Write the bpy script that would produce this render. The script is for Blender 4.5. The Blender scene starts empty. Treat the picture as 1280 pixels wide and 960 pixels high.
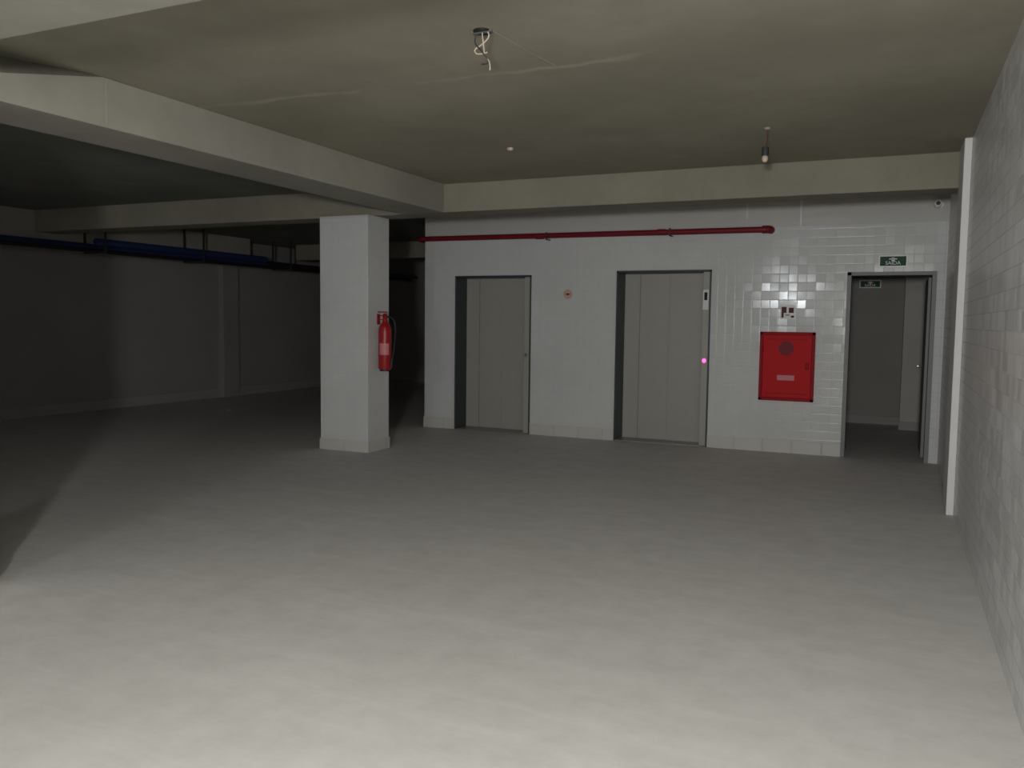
import bpy, bmesh, math, random
from mathutils import Vector, Matrix
random.seed(3)
scene = bpy.context.scene
scene.view_settings.view_transform = 'Standard'
scene.view_settings.look = 'None'

# ---------------------------------------------------------------- materials
def newmat(name):
    m = bpy.data.materials.new(name); m.use_nodes = True
    nt = m.node_tree; b = nt.nodes['Principled BSDF']
    return m, nt, b
def N(nt, typ, **kw):
    n = nt.nodes.new(typ)
    for k, v in kw.items(): setattr(n, k, v)
    return n
def math_(nt, op, a, b=None, c=None):
    n = N(nt, 'ShaderNodeMath', operation=op)
    for i, v in enumerate((a, b, c)):
        if v is None: continue
        if isinstance(v, (int, float)): n.inputs[i].default_value = v
        else: nt.links.new(v, n.inputs[i])
    return n.outputs[0]
def mixc(nt, fac, a, b):
    n = N(nt, 'ShaderNodeMix', data_type='RGBA')
    if isinstance(fac, (int, float)): n.inputs[0].default_value = fac
    else: nt.links.new(fac, n.inputs[0])
    for i, v in ((6, a), (7, b)):
        if isinstance(v, tuple): n.inputs[i].default_value = (*v, 1)
        else: nt.links.new(v, n.inputs[i])
    return n.outputs[2]
def noise(nt, vec, scale, detail=4, rough=.55):
    n = N(nt, 'ShaderNodeTexNoise'); n.inputs['Scale'].default_value = scale
    n.inputs['Detail'].default_value = detail; n.inputs['Roughness'].default_value = rough
    nt.links.new(vec, n.inputs['Vector']); return n.outputs['Fac']
def ramp(nt, fac, p0, p1):
    n = N(nt, 'ShaderNodeMapRange'); n.interpolation_type = 'SMOOTHSTEP'
    nt.links.new(fac, n.inputs[0]); n.inputs[1].default_value = p0; n.inputs[2].default_value = p1
    return n.outputs[0]

def plain(name, col, rough=.5, metal=0, var=.08, scale=6, bump=0.0, emit=None, estr=0, spec=.5):
    m, nt, b = newmat(name)
    g = N(nt, 'ShaderNodeNewGeometry')
    f = noise(nt, g.outputs['Position'], scale)
    c2 = tuple(max(0, c*(1-var*2)) for c in col)
    nt.links.new(mixc(nt, f, col, c2), b.inputs['Base Color'])
    b.inputs['Roughness'].default_value = rough
    b.inputs['Metallic'].default_value = metal
    b.inputs['Specular IOR Level'].default_value = spec
    if bump:
        bp = N(nt, 'ShaderNodeBump'); bp.inputs['Strength'].default_value = bump
        bp.inputs['Distance'].default_value = .01
        nt.links.new(noise(nt, g.outputs['Position'], scale*6), bp.inputs['Height'])
        nt.links.new(bp.outputs[0], b.inputs['Normal'])
    if emit:
        b.inputs['Emission Color'].default_value = (*emit, 1)
        b.inputs['Emission Strength'].default_value = estr
    return m

def tile_mat(name, tile=(.62,.63,.625), grout=(.53,.54,.535), paint=(.56,.56,.53), size=.1, ztop=2.62, rough=.13, tilt=.015, spec=.55):
    m, nt, b = newmat(name)
    g = N(nt, 'ShaderNodeNewGeometry')
    sp = N(nt, 'ShaderNodeSeparateXYZ'); nt.links.new(g.outputs['Position'], sp.inputs[0])
    sn = N(nt, 'ShaderNodeSeparateXYZ'); nt.links.new(g.outputs['True Normal'], sn.inputs[0])
    h = math_(nt, 'ADD', math_(nt, 'MULTIPLY', sp.outputs[0], math_(nt, 'ABSOLUTE', sn.outputs[1])),
              math_(nt, 'MULTIPLY', sp.outputs[1], math_(nt, 'ABSOLUTE', sn.outputs[0])))
    z = sp.outputs[2]
    def edge(v):
        fr = math_(nt, 'FRACT', math_(nt, 'DIVIDE', math_(nt, 'ADD', v, 100.02), size))
        d = math_(nt, 'ABSOLUTE', math_(nt, 'SUBTRACT', fr, .5))
        return ramp(nt, d, .45, .49)
    e = math_(nt, 'MAXIMUM', edge(h), edge(z))
    istile = math_(nt, 'LESS_THAN', z, ztop)
    fl = lambda v: math_(nt, 'FLOOR', math_(nt, 'DIVIDE', math_(nt, 'ADD', v, 100.02), size))
    cv = N(nt, 'ShaderNodeCombineXYZ'); nt.links.new(fl(h), cv.inputs[0]); nt.links.new(fl(z), cv.inputs[1])
    wn = N(nt, 'ShaderNodeTexWhiteNoise', noise_dimensions='3D'); nt.links.new(cv.outputs[0], wn.inputs['Vector'])
    tc = mixc(nt, math_(nt, 'MULTIPLY', wn.outputs['Value'], .5), tile, tuple(c*.94 for c in tile))
    tc = mixc(nt, e, tc, grout)
    big = noise(nt, g.outputs['Position'], 1.3, 3)
    tc = mixc(nt, math_(nt, 'MULTIPLY', ramp(nt, big, .35, .7), .12), tc, tuple(c*.55 for c in tile))
    pc = mixc(nt, big, paint, tuple(c*.8 for c in paint))
    col = mixc(nt, istile, pc, tc)
    nt.links.new(col, b.inputs['Base Color'])
    r = math_(nt, 'ADD', math_(nt, 'MULTIPLY', math_(nt, 'MAXIMUM', e, math_(nt, 'SUBTRACT', 1, istile)), .5), rough)
    nt.links.new(r, b.inputs['Roughness'])
    b.inputs['Specular IOR Level'].default_value = spec
    bp = N(nt, 'ShaderNodeBump'); bp.inputs['Strength'].default_value = .22; bp.inputs['Distance'].default_value = .003
    nt.links.new(math_(nt, 'MULTIPLY', math_(nt, 'SUBTRACT', 1, e), istile), bp.inputs['Height'])
    vs = N(nt, 'ShaderNodeVectorMath', operation='SUBTRACT'); nt.links.new(wn.outputs['Color'], vs.inputs[0]); vs.inputs[1].default_value = (.5,.5,.5)
    sc = N(nt, 'ShaderNodeVectorMath', operation='SCALE'); nt.links.new(vs.outputs[0], sc.inputs[0])
    nt.links.new(math_(nt, 'MULTIPLY', istile, tilt*2), sc.inputs[3])
    ad = N(nt, 'ShaderNodeVectorMath', operation='ADD'); nt.links.new(bp.outputs[0], ad.inputs[0]); nt.links.new(sc.outputs[0], ad.inputs[1])
    no = N(nt, 'ShaderNodeVectorMath', operation='NORMALIZE'); nt.links.new(ad.outputs[0], no.inputs[0])
    nt.links.new(no.outputs[0], b.inputs['Normal'])
    return m

def floor_mat():
    m, nt, b = newmat('floor_concrete')
    g = N(nt, 'ShaderNodeNewGeometry'); P = g.outputs['Position']
    a = ramp(nt, noise(nt, P, .8, 6, .65), .3, .7)
    c = ramp(nt, noise(nt, P, 5, 8, .7), .3, .75)
    mp = N(nt, 'ShaderNodeMapping'); mp.inputs['Scale'].default_value = (.5, 4, 1); mp.inputs['Rotation'].default_value = (0,0,.5)
    nt.links.new(P, mp.inputs[0])
    s = ramp(nt, noise(nt, mp.outputs[0], 1.6, 6, .7), .45, .75)
    col = mixc(nt, a, (.71,.70,.68), (.655,.645,.62))
    col = mixc(nt, math_(nt, 'MULTIPLY', c, .5), col, (.52,.51,.485))
    col = mixc(nt, math_(nt, 'MULTIPLY', s, .4), col, (.78,.77,.755))
    nt.links.new(col, b.inputs['Base Color'])
    nt.links.new(math_(nt, 'ADD', math_(nt, 'MULTIPLY', c, .15), .6), b.inputs['Roughness'])
    b.inputs['Specular IOR Level'].default_value = .3
    bp = N(nt, 'ShaderNodeBump'); bp.inputs['Strength'].default_value = .12; bp.inputs['Distance'].default_value = .008
    nt.links.new(noise(nt, P, 14, 5), bp.inputs['Height']); nt.links.new(bp.outputs[0], b.inputs['Normal'])
    return m

def ceil_mat(name, c0, c1, seams=False):
    m, nt, b = newmat(name)
    g = N(nt, 'ShaderNodeNewGeometry'); P = g.outputs['Position']
    a = ramp(nt, noise(nt, P, .7, 7, .6), .35, .65)
    c = ramp(nt, noise(nt, P, 3.5, 6, .7), .4, .7)
    col = mixc(nt, a, c0, c1)
    col = mixc(nt, math_(nt, 'MULTIPLY', c, .25), col, tuple(x*.8 for x in c1))
    h = noise(nt, P, 2.2, 6)
    if seams:
        sp = N(nt, 'ShaderNodeSeparateXYZ'); nt.links.new(P, sp.inputs[0])
        yy = math_(nt, 'ADD', sp.outputs[1], math_(nt, 'MULTIPLY', noise(nt, P, 2.5, 5), .3))
        d = math_(nt, 'ABSOLUTE', math_(nt, 'SUBTRACT', yy, 4.72))
        seam = math_(nt, 'SUBTRACT', 1, ramp(nt, d, .005, .05))
        seam = math_(nt, 'MULTIPLY', seam, ramp(nt, noise(nt, P, 1.8, 5), .34, .6))
        seam = math_(nt, 'MULTIPLY', seam, math_(nt, 'SUBTRACT', 1, ramp(nt, sp.outputs[0], -1.5, -1.1)))
        col = mixc(nt, math_(nt, 'MULTIPLY', seam, .45), col, tuple(min(1, x*1.5) for x in c0))
        h = math_(nt, 'ADD', h, math_(nt, 'MULTIPLY', seam, .3))
    nt.links.new(col, b.inputs['Base Color']); b.inputs['Roughness'].default_value = .85
    b.inputs['Specular IOR Level'].default_value = .25
    bp = N(nt, 'ShaderNodeBump'); bp.inputs['Strength'].default_value = .2; bp.inputs['Distance'].default_value = .02
    nt.links.new(h, bp.inputs['Height'])
    nt.links.new(bp.outputs[0], b.inputs['Normal'])
    return m

M_tile = tile_mat('white_tile')
M_tilem = tile_mat('white_tile_matt', rough=.5, spec=.2)
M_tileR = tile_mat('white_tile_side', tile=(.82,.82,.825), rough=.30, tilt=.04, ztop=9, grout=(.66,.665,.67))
M_floor = floor_mat()
M_ceil = ceil_mat('ceiling_plaster', (.335,.315,.25), (.28,.262,.205), seams=True)
M_ceild = ceil_mat('ceiling_left_shaded', (.22,.22,.20), (.17,.175,.155))  # left-bay ceiling: shade behind the beam is put into this darker colour
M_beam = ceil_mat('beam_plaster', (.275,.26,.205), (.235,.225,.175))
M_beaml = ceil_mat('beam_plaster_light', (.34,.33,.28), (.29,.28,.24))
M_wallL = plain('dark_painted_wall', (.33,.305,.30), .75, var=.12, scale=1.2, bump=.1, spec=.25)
M_skirt = tile_mat('skirting_tile', (.55,.54,.50), (.50,.49,.455), size=.33, ztop=9, rough=.5, tilt=0)
M_skirtL = plain('painted_skirting', (.35,.33,.32), .6)
M_paint = plain('white_wall_paint', (.70,.70,.69), .6, var=.04)
M_panel = plain('elevator_steel_paint', (.36,.355,.315), .5, .05, var=.04)
M_frame = plain('dark_steel_frame', (.045,.055,.065), .45, .3)
M_red = plain('red_enamel', (.55,.008,.014), .6, var=.06, spec=.2)
M_redx = plain('extinguisher_red', (.34,.008,.014), .4, var=.06)
M_redpipe = plain('red_pipe_paint', (.20,.012,.022), .5, var=.1, spec=.3)
M_redd = plain('dark_red', (.33,.008,.014), .6, spec=.2)
M_maroon = plain('maroon_pipe', (.06,.02,.02), .5)
M_blue = plain('blue_pipe_paint', (.018,.035,.12), .5)
M_black = plain('black_plastic', (.012,.012,.014), .5)
M_white = plain('white_plastic', (.72,.72,.71), .4, var=.02)
M_steel = plain('galvanised_steel', (.4,.4,.4), .35, .8)
M_hang = plain('hanger_dark', (.06,.06,.065), .5, .4)
M_green = plain('sign_green', (.03,.085,.055), .6, spec=.2)
M_beige = plain('sign_beige', (.60,.50,.40), .5)
M_orange = plain('sign_orange', (.50,.2,.10), .5)
M_pic = plain('sticker_grey', (.12,.04,.04), .6, spec=.2)
M_stick = plain('faded_sticker', (.22,.03,.035), .6, spec=.2)
M_pink = plain('sticker_pink', (.60,.20,.22), .5)
M_led = plain('red_led', (1,.1,.3), .4, emit=(1,.05,.30), estr=5)
M_display = plain('display_dark', (.02,.02,.025), .15)
M_jamb = plain('jamb_grey', (.20,.205,.20), .5)

# ---------------------------------------------------------------- mesh helpers
def box_bm(bm, x0,x1,y0,y1,z0,z1):
    vs = [bm.verts.new(p) for p in ((x0,y0,z0),(x1,y0,z0),(x1,y1,z0),(x0,y1,z0),(x0,y0,z1),(x1,y0,z1),(x1,y1,z1),(x0,y1,z1))]
    for f in ((0,3,2,1),(4,5,6,7),(0,1,5,4),(1,2,6,5),(2,3,7,6),(3,0,4,7)):
        bm.faces.new([vs[i] for i in f])
def finish(name, bm, mat, parent=None, bevel=0, smooth=False):
    me = bpy.data.meshes.new(name); bm.to_mesh(me); bm.free()
    me.materials.append(mat)
    o = bpy.data.objects.new(name, me); scene.collection.objects.link(o)
    if smooth:
        for p in me.polygons: p.use_smooth = True
    if bevel:
        md = o.modifiers.new('bevel', 'BEVEL'); md.width = bevel; md.segments = 2; md.limit_method = 'ANGLE'
    if parent: o.parent = parent
    return o
def boxes(name, lst, mat, parent=None, bevel=0):
    bm = bmesh.new()
    for b in lst: box_bm(bm, *b)
    return finish(name, bm, mat, parent, bevel)
def empty(name, loc=(0,0,0)):
    e = bpy.data.objects.new(name, None); scene.collection.objects.link(e); e.empty_display_size = .1
    return e
def tube(name, pts, r, mat, parent=None, bez=False, cyc=False):
    cu = bpy.data.curves.new(name, 'CURVE'); cu.dimensions = '3D'; cu.bevel_depth = r; cu.bevel_resolution = 4
    cu.use_fill_caps = True
    if bez:
        s = cu.splines.new('NURBS'); s.points.add(len(pts)-1); s.order_u = 3; s.use_endpoint_u = True; s.resolution_u = 8
    else:
        s = cu.splines.new('POLY'); s.points.add(len(pts)-1)
    for p, q in zip(s.points, pts): p.co = (*q, 1)
    s.use_cyclic_u = cyc
    o = bpy.data.objects.new(name, cu); scene.collection.objects.link(o)
    cu.materials.append(mat)
    if parent: o.parent = parent
    return o
def lathe(name, prof, cx, cy, mat, parent=None, seg=28, axis='Z', cz=0):
    bm = bmesh.new(); rings = []
    for r, h in prof:
        ring = []
        for i in range(seg):
            a = 2*math.pi*i/seg
            if axis == 'Z': p = (cx+r*math.cos(a), cy+r*math.sin(a), h)
            else: p = (cx+r*math.cos(a), h, cz+r*math.sin(a))
            ring.append(bm.verts.new(p))
        rings.append(ring)
    for a, b in zip(rings, rings[1:]):
        for i in range(seg):
            bm.faces.new((a[i], a[(i+1)%seg], b[(i+1)%seg], b[i]))
    bm.faces.new(rings[0]); bm.faces.new(rings[-1])
    bmesh.ops.recalc_face_normals(bm, faces=bm.faces)
    o = finish(name, bm, mat, parent, smooth=True)
    o.data.polygons[-1].use_smooth = False; o.data.polygons[-2].use_smooth = False
    md = o.modifiers.new('es', 'EDGE_SPLIT'); md.split_angle = math.radians(40)
    return o
def text(name, s, loc, size, mat, parent):
    cu = bpy.data.curves.new(name, 'FONT'); cu.body = s; cu.size = size; cu.extrude = .0008
    cu.align_x = 'CENTER'; cu.align_y = 'CENTER'
    o = bpy.data.objects.new(name, cu); scene.collection.objects.link(o)
    o.location = loc; o.rotation_euler = (math.pi/2, 0, 0); cu.materials.append(mat); o.parent = parent
    return o

# ---------------------------------------------------------------- shell
XR = .50; XL = -11.5; YE = 10.2; YB = -6.0; YF = 17.5; ZC = 2.95; ZB = 2.65
XM = -4.7
boxes('floor', [(XL-.2, 3.2, YB-.2, YF+.2, -.2, 0)], M_floor)
boxes('ceiling', [(XM, 3.2, YB-.2, YF+.2, ZC, ZC+.2)], M_ceil)
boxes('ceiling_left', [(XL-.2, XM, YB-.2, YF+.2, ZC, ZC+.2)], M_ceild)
boxes('wall_right', [(XR, XR+.2, YB, YE, 0, ZC)], M_tileR)
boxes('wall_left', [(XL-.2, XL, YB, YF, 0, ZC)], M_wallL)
boxes('pilaster_2', [(XL+.001, XL+.12, 12.1, 12.5, 0, ZC)], M_wallL, bevel=.004)  # shallow pilaster on the left wall
boxes('pilaster_3', [(XL+.001, XL+.12, 7.0, 7.4, 0, ZC)], M_wallL, bevel=.004)  # second left-wall pilaster
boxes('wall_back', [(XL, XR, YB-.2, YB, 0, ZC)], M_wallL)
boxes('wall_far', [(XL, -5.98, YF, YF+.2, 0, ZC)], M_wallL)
E1 = (-5.47,-4.34,2.10); E2 = (-3.18,-2.00,2.14); D3 = (-.49,.41,2.09)
WT = .34
XC = -5.95
boxes('wall_front', [
    (XC, E1[0], YE, YE+WT, 0, ZC), (E1[0], E1[1], YE, YE+WT, E1[2], ZC),
    (E1[1], E2[0], YE, YE+WT, 0, ZC), (E2[0], E2[1], YE, YE+WT, E2[2], ZC),
    (E2[1], D3[0], YE, YE+WT, 0, ZC), (D3[0], D3[1], YE, YE+WT, D3[2], ZC)], M_tile)
boxes('wall_front_return', [(D3[1], XR+.2, YE, YE+WT, 0, ZC)], M_tilem)
boxes('wall_side_block', [(XC, XC+.2, YE+WT, YF+.2, 0, ZC)], M_wallL)
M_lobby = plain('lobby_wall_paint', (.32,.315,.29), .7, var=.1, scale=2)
M_lobby2 = plain('lobby_wall_light', (.50,.49,.45), .7, var=.1, scale=2)
boxes('wall_lobby', [(-1.0,-.8,YE+WT,13.9,0,ZC), (1.6,1.8,YE+WT,13.9,0,ZC), (-1.0,1.8,13.9,14.1,0,ZC)], M_lobby)
boxes('wall_lobby_pier', [(.14,.62,13.3,13.9,0,ZC)], M_lobby2)
boxes('baseboard_lobby', [(-.8,.14,13.88,13.9,0,.12),(.13,.63,13.28,13.3,0,.12)], M_skirtL)
boxes('baseboard_front', [(XC-.01,E1[0],YE-.012,YE,0,.15),(E1[1],E2[0],YE-.012,YE,0,.15),(E2[1],D3[0],YE-.012,YE,0,.15)], M_skirt)
boxes('baseboard_left', [(XL,XL+.012,YB,YF,0,.15)], M_skirtL)
boxes('pilaster_1', [(XR-.055, XR-.001, 7.45, 7.95, 0, ZC)], M_paint, bevel=.004)  # full-height pilaster standing out from the right wall

# beams
BX0, BX1 = -4.95, -4.44
boxes('ceiling_beam', [(-10.9, XR, 8.0, 8.35, ZB, ZC)], M_beam, bevel=.006)
boxes('ceiling_beam.001', [(BX0, BX1, 3.75, 8.0, ZB, ZC)], M_beaml, bevel=.006)
bm = bmesh.new()
a = [(BX1,3.75),(BX0,3.75),(BX0,2.41),(BX1,2.41)]
b = [(BX1,3.75),(BX0,3.75),(BX0,2.41),(-4.94,2.41)]
va = [bm.verts.new((x,y,ZB)) for x,y in a]; vb = [bm.verts.new((x,y,ZC)) for x,y in b]
bm.faces.new(va); bm.faces.new(vb[::-1])
for i in range(4): bm.faces.new((va[i], va[(i+1)%4], vb[(i+1)%4], vb[i]))
bmesh.ops.recalc_face_normals(bm, faces=bm.faces)
finish('ceiling_beam.002', bm, M_beaml)
boxes('ceiling_beam.003', [(-10.9, XR, 1.6, 2.41, ZB, ZC)], M_beaml, bevel=.006)
boxes('ceiling_beam.004', [(XL, -10.9, YB, 12.3, 2.55, ZC)], M_beaml, bevel=.006)
boxes('ceiling_beam.005', [(-10.9, XC, 13.6, 13.95, ZB, ZC)], M_beam, bevel=.006)

def column(name, x0,x1,y0,y1):
    e = empty(name)
    boxes('shaft', [(x0,x1,y0,y1,0,ZB)], M_tile, e, bevel=.006)
    boxes('skirting', [(x0-.01,x1+.01,y0-.01,y1+.01,0,.13)], M_skirt, e, bevel=.003)
column('tiled_column', -5.97,-5.32,7.87,8.30)
column('tiled_column', -5.12,-4.50,2.41,2.98)

# ---------------------------------------------------------------- elevators
def elevator(x0,x1,h,name='elevator_door'):
    e = empty(name)
    yp = YE+.27
    boxes('frame', [(x0,x0+.02,YE-.015,yp+.06,0,h),(x1-.02,x1,YE-.015,yp+.06,0,h),
                    (x0,x1,YE-.015,yp+.06,h-.025,h)], M_frame, e, bevel=.003)
    mid = x0+.02+(x1-x0)*.50
    boxes('panel_1', [(x0+.02, mid, yp+.03, yp+.06, .01, h-.025)], M_panel, e, bevel=.004)
    boxes('panel_2', [(mid, x1-.02, yp, yp+.03, .01, h-.025)], M_panel, e, bevel=.004)
    boxes('panel_seam', [(x0+.22,x0+.228,yp+.028,yp+.031,.01,h-.03)], M_jamb, e)
    boxes('right_post', [(x1-.10,x1-.02,YE+.0,YE+.05,.0,h-.025)], M_panel, e, bevel=.004)
    boxes('sill', [(x0+.02,x1-.02,YE,yp+.06,.0,.012)], M_steel, e)
    boxes('lining', [(x0,x1,yp+.06,yp+.069,0,h)], M_frame, e)
    return e
elevator(*E1)
elevator(*E2)
def callpanel(xc, z0, z1, par_name):
    e = empty(par_name)
    boxes('plate', [(xc-.035,xc+.035,YE-.02,YE-.001,z0,z1)], M_white, e, bevel=.003)
    boxes('display', [(xc-.018,xc+.018,YE-.023,YE-.02,z0+(z1-z0)*.48,z1-.03)], M_display, e)
callpanel(-2.06, 1.66, 1.90, 'elevator_floor_indicator')
def callbtn(xc, zc, mat_led):
    e = empty('elevator_call_button')
    boxes('plate', [(xc-.026,xc+.026,YE-.014,YE-.001,zc-.05,zc+.05)], M_panel, e, bevel=.003)
    lathe('button', [(.022,YE-.024),(.022,YE-.014)], xc, 0, mat_led, e, axis='Y', cz=zc, seg=20)
callbtn(-2.06, 1.05, M_led)
callbtn(-4.40, 1.05, M_steel)

# ---------------------------------------------------------------- doorway frame
e = empty('door_1')
boxes('frame', [(D3[0],D3[0]+.045,YE-.01,YE+.12,0,D3[2]),(D3[1]-.045,D3[1],YE-.012,YE+.12,0,D3[2]),
                (D3[0],D3[1],YE-.01,YE+.12,D3[2]-.04,D3[2])], M_jamb, e, bevel=.003)
boxes('leaf', [(D3[1]-.07,D3[1]-.025,YE+.34,YE+1.18,.01,D3[2]-.05)], M_jamb, e, bevel=.003)
tube('handle', [(D3[1]-.07,YE+1.08,1.02),(D3[1]-.12,YE+1.08,1.02),(D3[1]-.12,YE+.96,1.02)], .009, M_steel, e)

# ---------------------------------------------------------------- red pipe
e = empty('fire_main_pipe')
py, pz = YE-.09, 2.585
tube('run', [(-6.02,YF,pz+.02),(-6.02,py+.06,pz+.02),(-6.0,py+.02,pz+.02),(-5.95,py,pz+.02),(-1.40,py,pz)], .034, M_redpipe, e)
for x in (-4.2,-2.6):
    tube('coupling', [(x-.05,py,pz+.008),(x+.05,py,pz+.007)], .038, M_redpipe, e)
    boxes('hanger', [(x+.10,x+.12,py-.045,YE,pz-.045,pz-.035),(x+.10,x+.12,py-.045,py-.038,pz-.045,pz+.05)], M_maroon, e)
tube('end_elbow', [(-1.42,py,pz),(-1.36,py,pz),(-1.34,py+.02,pz),(-1.335,YE,pz)], .045, M_redpipe, e)

# ---------------------------------------------------------------- hydrant cabinet
e = empty('fire_hose_cabinet')
x0,x1,z0,z1 = -1.41,-.80,.61,1.41
y = YE
boxes('frame', [(x0,x0+.035,y-.05,y,z0,z1),(x1-.035,x1,y-.05,y,z0,z1),(x0,x1,y-.05,y,z1-.035,z1),(x0,x1,y-.05,y,z0,z0+.035)], M_redd, e, bevel=.004)
boxes('door_leaf', [(x0+.035,x1-.035,y-.04,y,z0+.035,z1-.035)], M_red, e, bevel=.004)
boxes('inner_rib', [(x0+.08,x1-.08,y-.045,y-.04,z1-.09,z1-.08),(x0+.08,x1-.08,y-.045,y-.04,z0+.08,z0+.09)], M_redd, e)
lathe('round_sticker', [(.085,y-.043),(.085,y-.04)], (x0+x1)/2-.01, 0, M_stick, e, axis='Y', cz=1.22)
boxes('label', [((x0+x1)/2-.10,(x0+x1)/2+.09,y-.043,y-.04,.85,.91)], M_pink, e)
boxes('latch', [(x1-.10,x1-.06,y-.06,y-.04,.98,1.06)], M_redd, e, bevel=.004)
for zz in (.78,1.22): tube('hinge', [(x0+.036,y-.052,zz-.04),(x0+.036,y-.052,zz+.04)], .008, M_redd, e)

# signs
e = empty('fire_hose_sign')
boxes('plate', [(-1.20,-1.03,y-.006,y,1.56,1.72)], M_white, e, bevel=.001)
boxes('pictogram', [(-1.185,-1.13,y-.008,y-.006,1.63,1.70),(-1.105,-1.05,y-.008,y-.006,1.63,1.69),(-1.185,-1.16,y-.008,y-.006,1.575,1.63),(-1.08,-1.045,y-.008,y-.006,1.575,1.60),(-1.14,-1.09,y-.008,y-.006,1.60,1.61)], M_pic, e)
def exitsign(name, xc, yc, zc, w=.27, h=.12):
    e = empty(name)
    boxes('plate', [(xc-w/2,xc+w/2,yc-.01,yc,zc-h/2,zc+h/2)], M_white, e, bevel=.001)
    boxes('board', [(xc-w/2+.014,xc+w/2-.014,yc-.012,yc-.01,zc-h/2+.014,zc+h/2-.014)], M_green, e)
    text('lettering', 'SAÍDA', (xc-.0,yc-.014,zc-.022), .055, M_white, e)
    boxes('running_figure', [(xc-.016,xc+.016,yc-.014,yc-.012,zc+.0,zc+.038),(xc-.04,xc+.04,yc-.014,yc-.012,zc+.018,zc+.028)], M_white, e)
exitsign('exit_sign', -.03, y, 2.205, .29, .13)
exitsign('exit_sign', -.34, 13.86, 2.12, .30, .12)
e = empty('round_wall_sign')
xc = -3.83
lathe('disc', [(.068,y-.006),(.068,y)], xc, 0, M_beige, e, axis='Y', cz=1.85)
lathe('ring', [(.048,y-.008),(.048,y-.006)], xc, 0, M_orange, e, axis='Y', cz=1.85)
lathe('centre', [(.040,y-.009),(.040,y-.008)], xc, 0, M_beige, e, axis='Y', cz=1.85)
boxes('pictogram', [(xc-.03,xc+.03,y-.011,y-.009,1.842,1.858),(xc-.007,xc+.007,y-.011,y-.009,1.83,1.87)], M_pic, e)

e = empty('wall_conduit')
boxes('duct', [(-1.02,-.995,y-.02,y,2.62,ZC)], M_paint, e, bevel=.002)
boxes('duct_upper', [(-1.62,-1.60,y-.02,y,2.72,ZC)], M_paint, e, bevel=.002)
e = empty('security_camera')
lathe('base', [(.04,y-.02),(.04,y)], .40, 0, M_white, e, axis='Y', cz=2.80, seg=20)
tube('arm', [(.40,y-.01,2.80),(.40,y-.06,2.79),(.38,y-.09,2.79)], .012, M_white, e)
lathe('housing', [(.030,y-.20),(.038,y-.19),(.038,y-.07),(.028,y-.06)], .38, 0, M_white, e, axis='Y', cz=2.79, seg=20)
lathe('lens', [(.022,y-.205),(.022,y-.199)], .38, 0, M_black, e, axis='Y', cz=2.79, seg=20)

# ---------------------------------------------------------------- fire extinguisher on column side
e = empty('fire_extinguisher')
cx, cy = -5.32+.088, 8.08
lathe('cylinder', [(.045,.93),(.068,.935),(.074,.95),(.074,1.36),(.07,1.40),(.054,1.44),(.032,1.465),(.026,1.50)], cx, cy, M_redx, e)
lathe('base_ring', [(.06,.915),(.06,.94)], cx, cy, M_black, e)
lathe('valve', [(.022,1.49),(.026,1.51),(.026,1.55),(.015,1.565)], cx, cy, M_redd, e)
boxes('lever_top', [(cx-.012,cx+.012,cy-.13,cy+.03,1.575,1.587)], M_redd, e, bevel=.003)
boxes('lever_bottom', [(cx-.012,cx+.012,cy-.12,cy+.0,1.535,1.545)], M_redd, e, bevel=.003)
tube('hose', [(cx,cy+.02,1.53),(cx+.05,cy+.08,1.53),(cx+.08,cy+.10,1.42),(cx+.085,cy+.06,1.2),(cx+.085,cy+.02,1.05),(cx+.082,cy+.01,1.0)], .010, M_black, e, bez=True)
tube('nozzle', [(cx+.082,cy+.01,1.05),(cx+.08,cy+.005,.96)], .015, M_black, e)
boxes('wall_hook', [(-5.32,cx-.02,cy-.015,cy+.015,1.49,1.50),(-5.32,-5.315,cy-.03,cy+.03,1.44,1.56)], M_redd, e)
bm = bmesh.new(); prev = None
for i in range(9):
    a = math.radians(-110+i*11)
    p = (cx+.0752*math.cos(a), cy+.0752*math.sin(a))
    v = (bm.verts.new((*p,1.10)), bm.verts.new((*p,1.23)))
    if prev: bm.faces.new((prev[0], v[0], v[1], prev[1]))
    prev = v
finish('label', bm, M_pink, e, smooth=True)

# ---------------------------------------------------------------- ceiling wiring fixtures
e = empty('ceiling_light_wiring')
cx, cy = -1.94, 3.88
boxes('bracket', [(cx-.055,cx+.055,cy-.012,cy+.012,ZC-.012,ZC)], M_steel, e, bevel=.002)
lathe('box_ring', [(.045,ZC-.010),(.045,ZC)], cx, cy, M_black, e)
tube('wire_1', [(cx-.03,cy,ZC-.01),(cx-.05,cy,ZC-.05),(cx+.0,cy-.01,ZC-.10),(cx+.03,cy,ZC-.14),(cx+.04,cy,ZC-.17),(cx-.0,cy,ZC-.165)], .0035, M_hang, e, bez=True)
tube('wire_2', [(cx+.03,cy,ZC-.01),(cx+.05,cy,ZC-.03),(cx+.0,cy,ZC-.07),(cx-.05,cy,ZC-.09),(cx-.02,cy,ZC-.12),(cx+.03,cy,ZC-.11)], .0035, M_beige, e, bez=True)
tube('wire_3', [(cx,cy,ZC-.01),(cx+.01,cy,ZC-.08),(cx+.015,cy,ZC-.13),(cx+.05,cy,ZC-.16),(cx+.045,cy,ZC-.20)], .0035, M_beige, e, bez=True)
tube('ceiling_cord', [(cx+.05,cy,ZC-.004),(cx+.08,cy+.22,ZC-.005),(cx+.09,cy+.42,ZC-.004),(cx+.14,cy+.68,ZC-.004)], .004, M_ceil, e, bez=True)
e = empty('hanging_lamp_socket')
cx, cy = -.91, 6.56
lathe('rose', [(.02,ZC-.015),(.025,ZC)], cx, cy, M_ceil, e)
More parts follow.
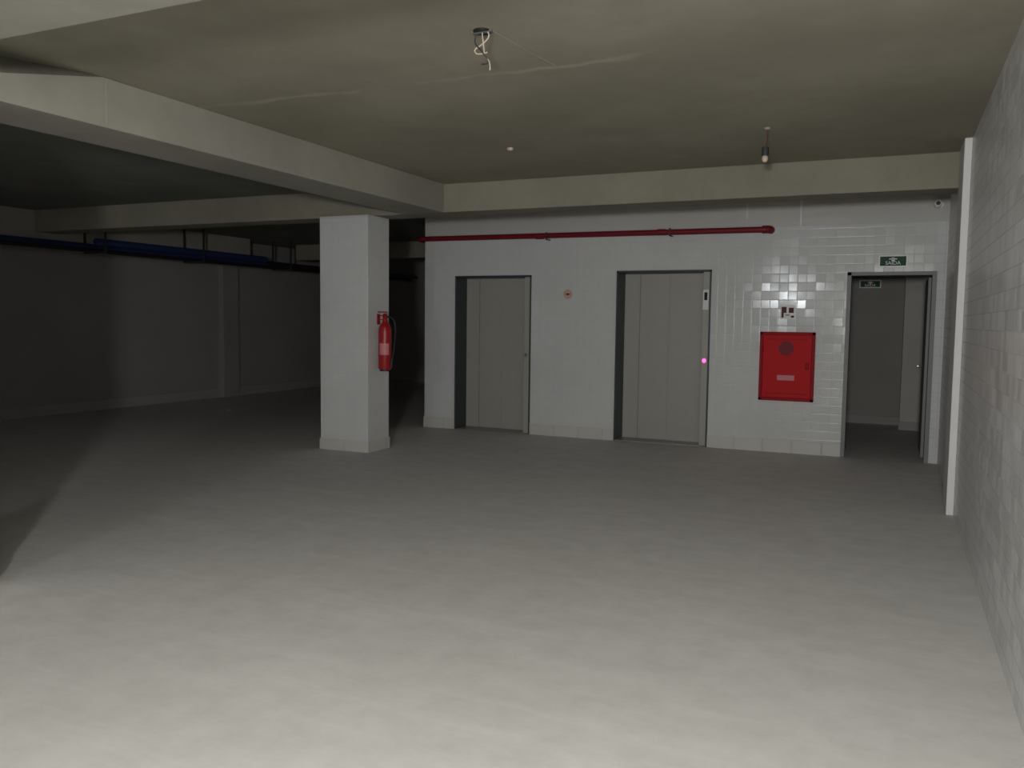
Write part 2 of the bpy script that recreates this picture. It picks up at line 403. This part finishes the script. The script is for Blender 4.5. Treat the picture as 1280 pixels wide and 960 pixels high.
tube('cord', [(cx,cy,ZC),(cx+.01,cy,ZC-.08),(cx-.01,cy,ZC-.17)], .004, M_pic, e, bez=True)
lathe('socket', [(.022,ZC-.14),(.026,ZC-.15),(.026,ZC-.20),(.018,ZC-.205)], cx-.01, cy, M_hang, e)
lathe('bulb', [(.014,ZC-.20),(.022,ZC-.215),(.022,ZC-.235),(.012,ZC-.25)], cx-.01, cy, M_beige, e)
e = empty('smoke_detector')
lathe('base', [(.018,ZC-.02),(.028,ZC-.008),(.028,ZC)], -3.0, 6.55, M_beige, e)

# ---------------------------------------------------------------- blue service pipes, left
e = empty('service_pipes')
tube('pipe_1', [(-10.75,2.5,2.50),(-10.75,YF,2.50)], .05, M_blue, e)
tube('pipe_2', [(-10.60,2.5,2.44),(-10.60,YF,2.44)], .03, M_black, e)
tube('pipe_3', [(-10.45,8.6,2.56),(-10.45,12.2,2.56)], .05, M_blue, e)
tube('pipe_4', [(-10.45,12.2,2.50),(-10.45,YF,2.50)], .035, M_black, e)
for yy in (4,6.2,8.7,10.6,12.8,15):
    boxes('hanger', [(-10.82,-10.42,yy,yy+.03,2.40,2.42),(-10.82,-10.80,yy,yy+.03,2.40,ZC),(-10.40,-10.38,yy,yy+.03,2.40,ZC)], M_hang, e)

# ---------------------------------------------------------------- lights
def area(name, loc, target, size, power, col):
    l = bpy.data.lights.new(name, 'AREA'); l.shape = 'DISK'; l.size = size; l.energy = power; l.color = col
    o = bpy.data.objects.new(name, l); scene.collection.objects.link(o)
    o.location = loc; o.rotation_euler = (Vector(target)-Vector(loc)).to_track_quat('-Z','Y').to_euler()
    return o
area('work_light', (.05,-1.5,1.68), (-.2,10,1.45), .4, 230, (1,.985,.96))
area('lamp', (-2.5,-2.6,2.30), (-2.0,8,1.2), .3, 42, (.93,.97,1))
w = bpy.data.worlds.new('world'); scene.world = w; w.use_nodes = True
w.node_tree.nodes['Background'].inputs[0].default_value = (.5,.55,.6,1)
w.node_tree.nodes['Background'].inputs[1].default_value = .02

# ---------------------------------------------------------------- camera
f = 1050.0; th = math.radians(24.3); pitch = math.radians(4.3); roll = math.radians(.7)
F = Vector((-math.sin(th)*math.cos(pitch), math.cos(th)*math.cos(pitch), -math.sin(pitch)))
R = Vector((math.cos(th), math.sin(th), 0)); U = R.cross(F)
R2 = R*math.cos(roll)+U*math.sin(roll); U2 = R2.cross(F)
cd = bpy.data.cameras.new('camera'); cam = bpy.data.objects.new('camera', cd); scene.collection.objects.link(cam)
mw = Matrix((R2, U2, -F)).transposed().to_4x4(); mw.translation = Vector((0,0,1.5))
cam.matrix_world = mw
cd.sensor_width = 36; cd.lens = f/1280*36; cd.clip_start = .05
scene.camera = cam
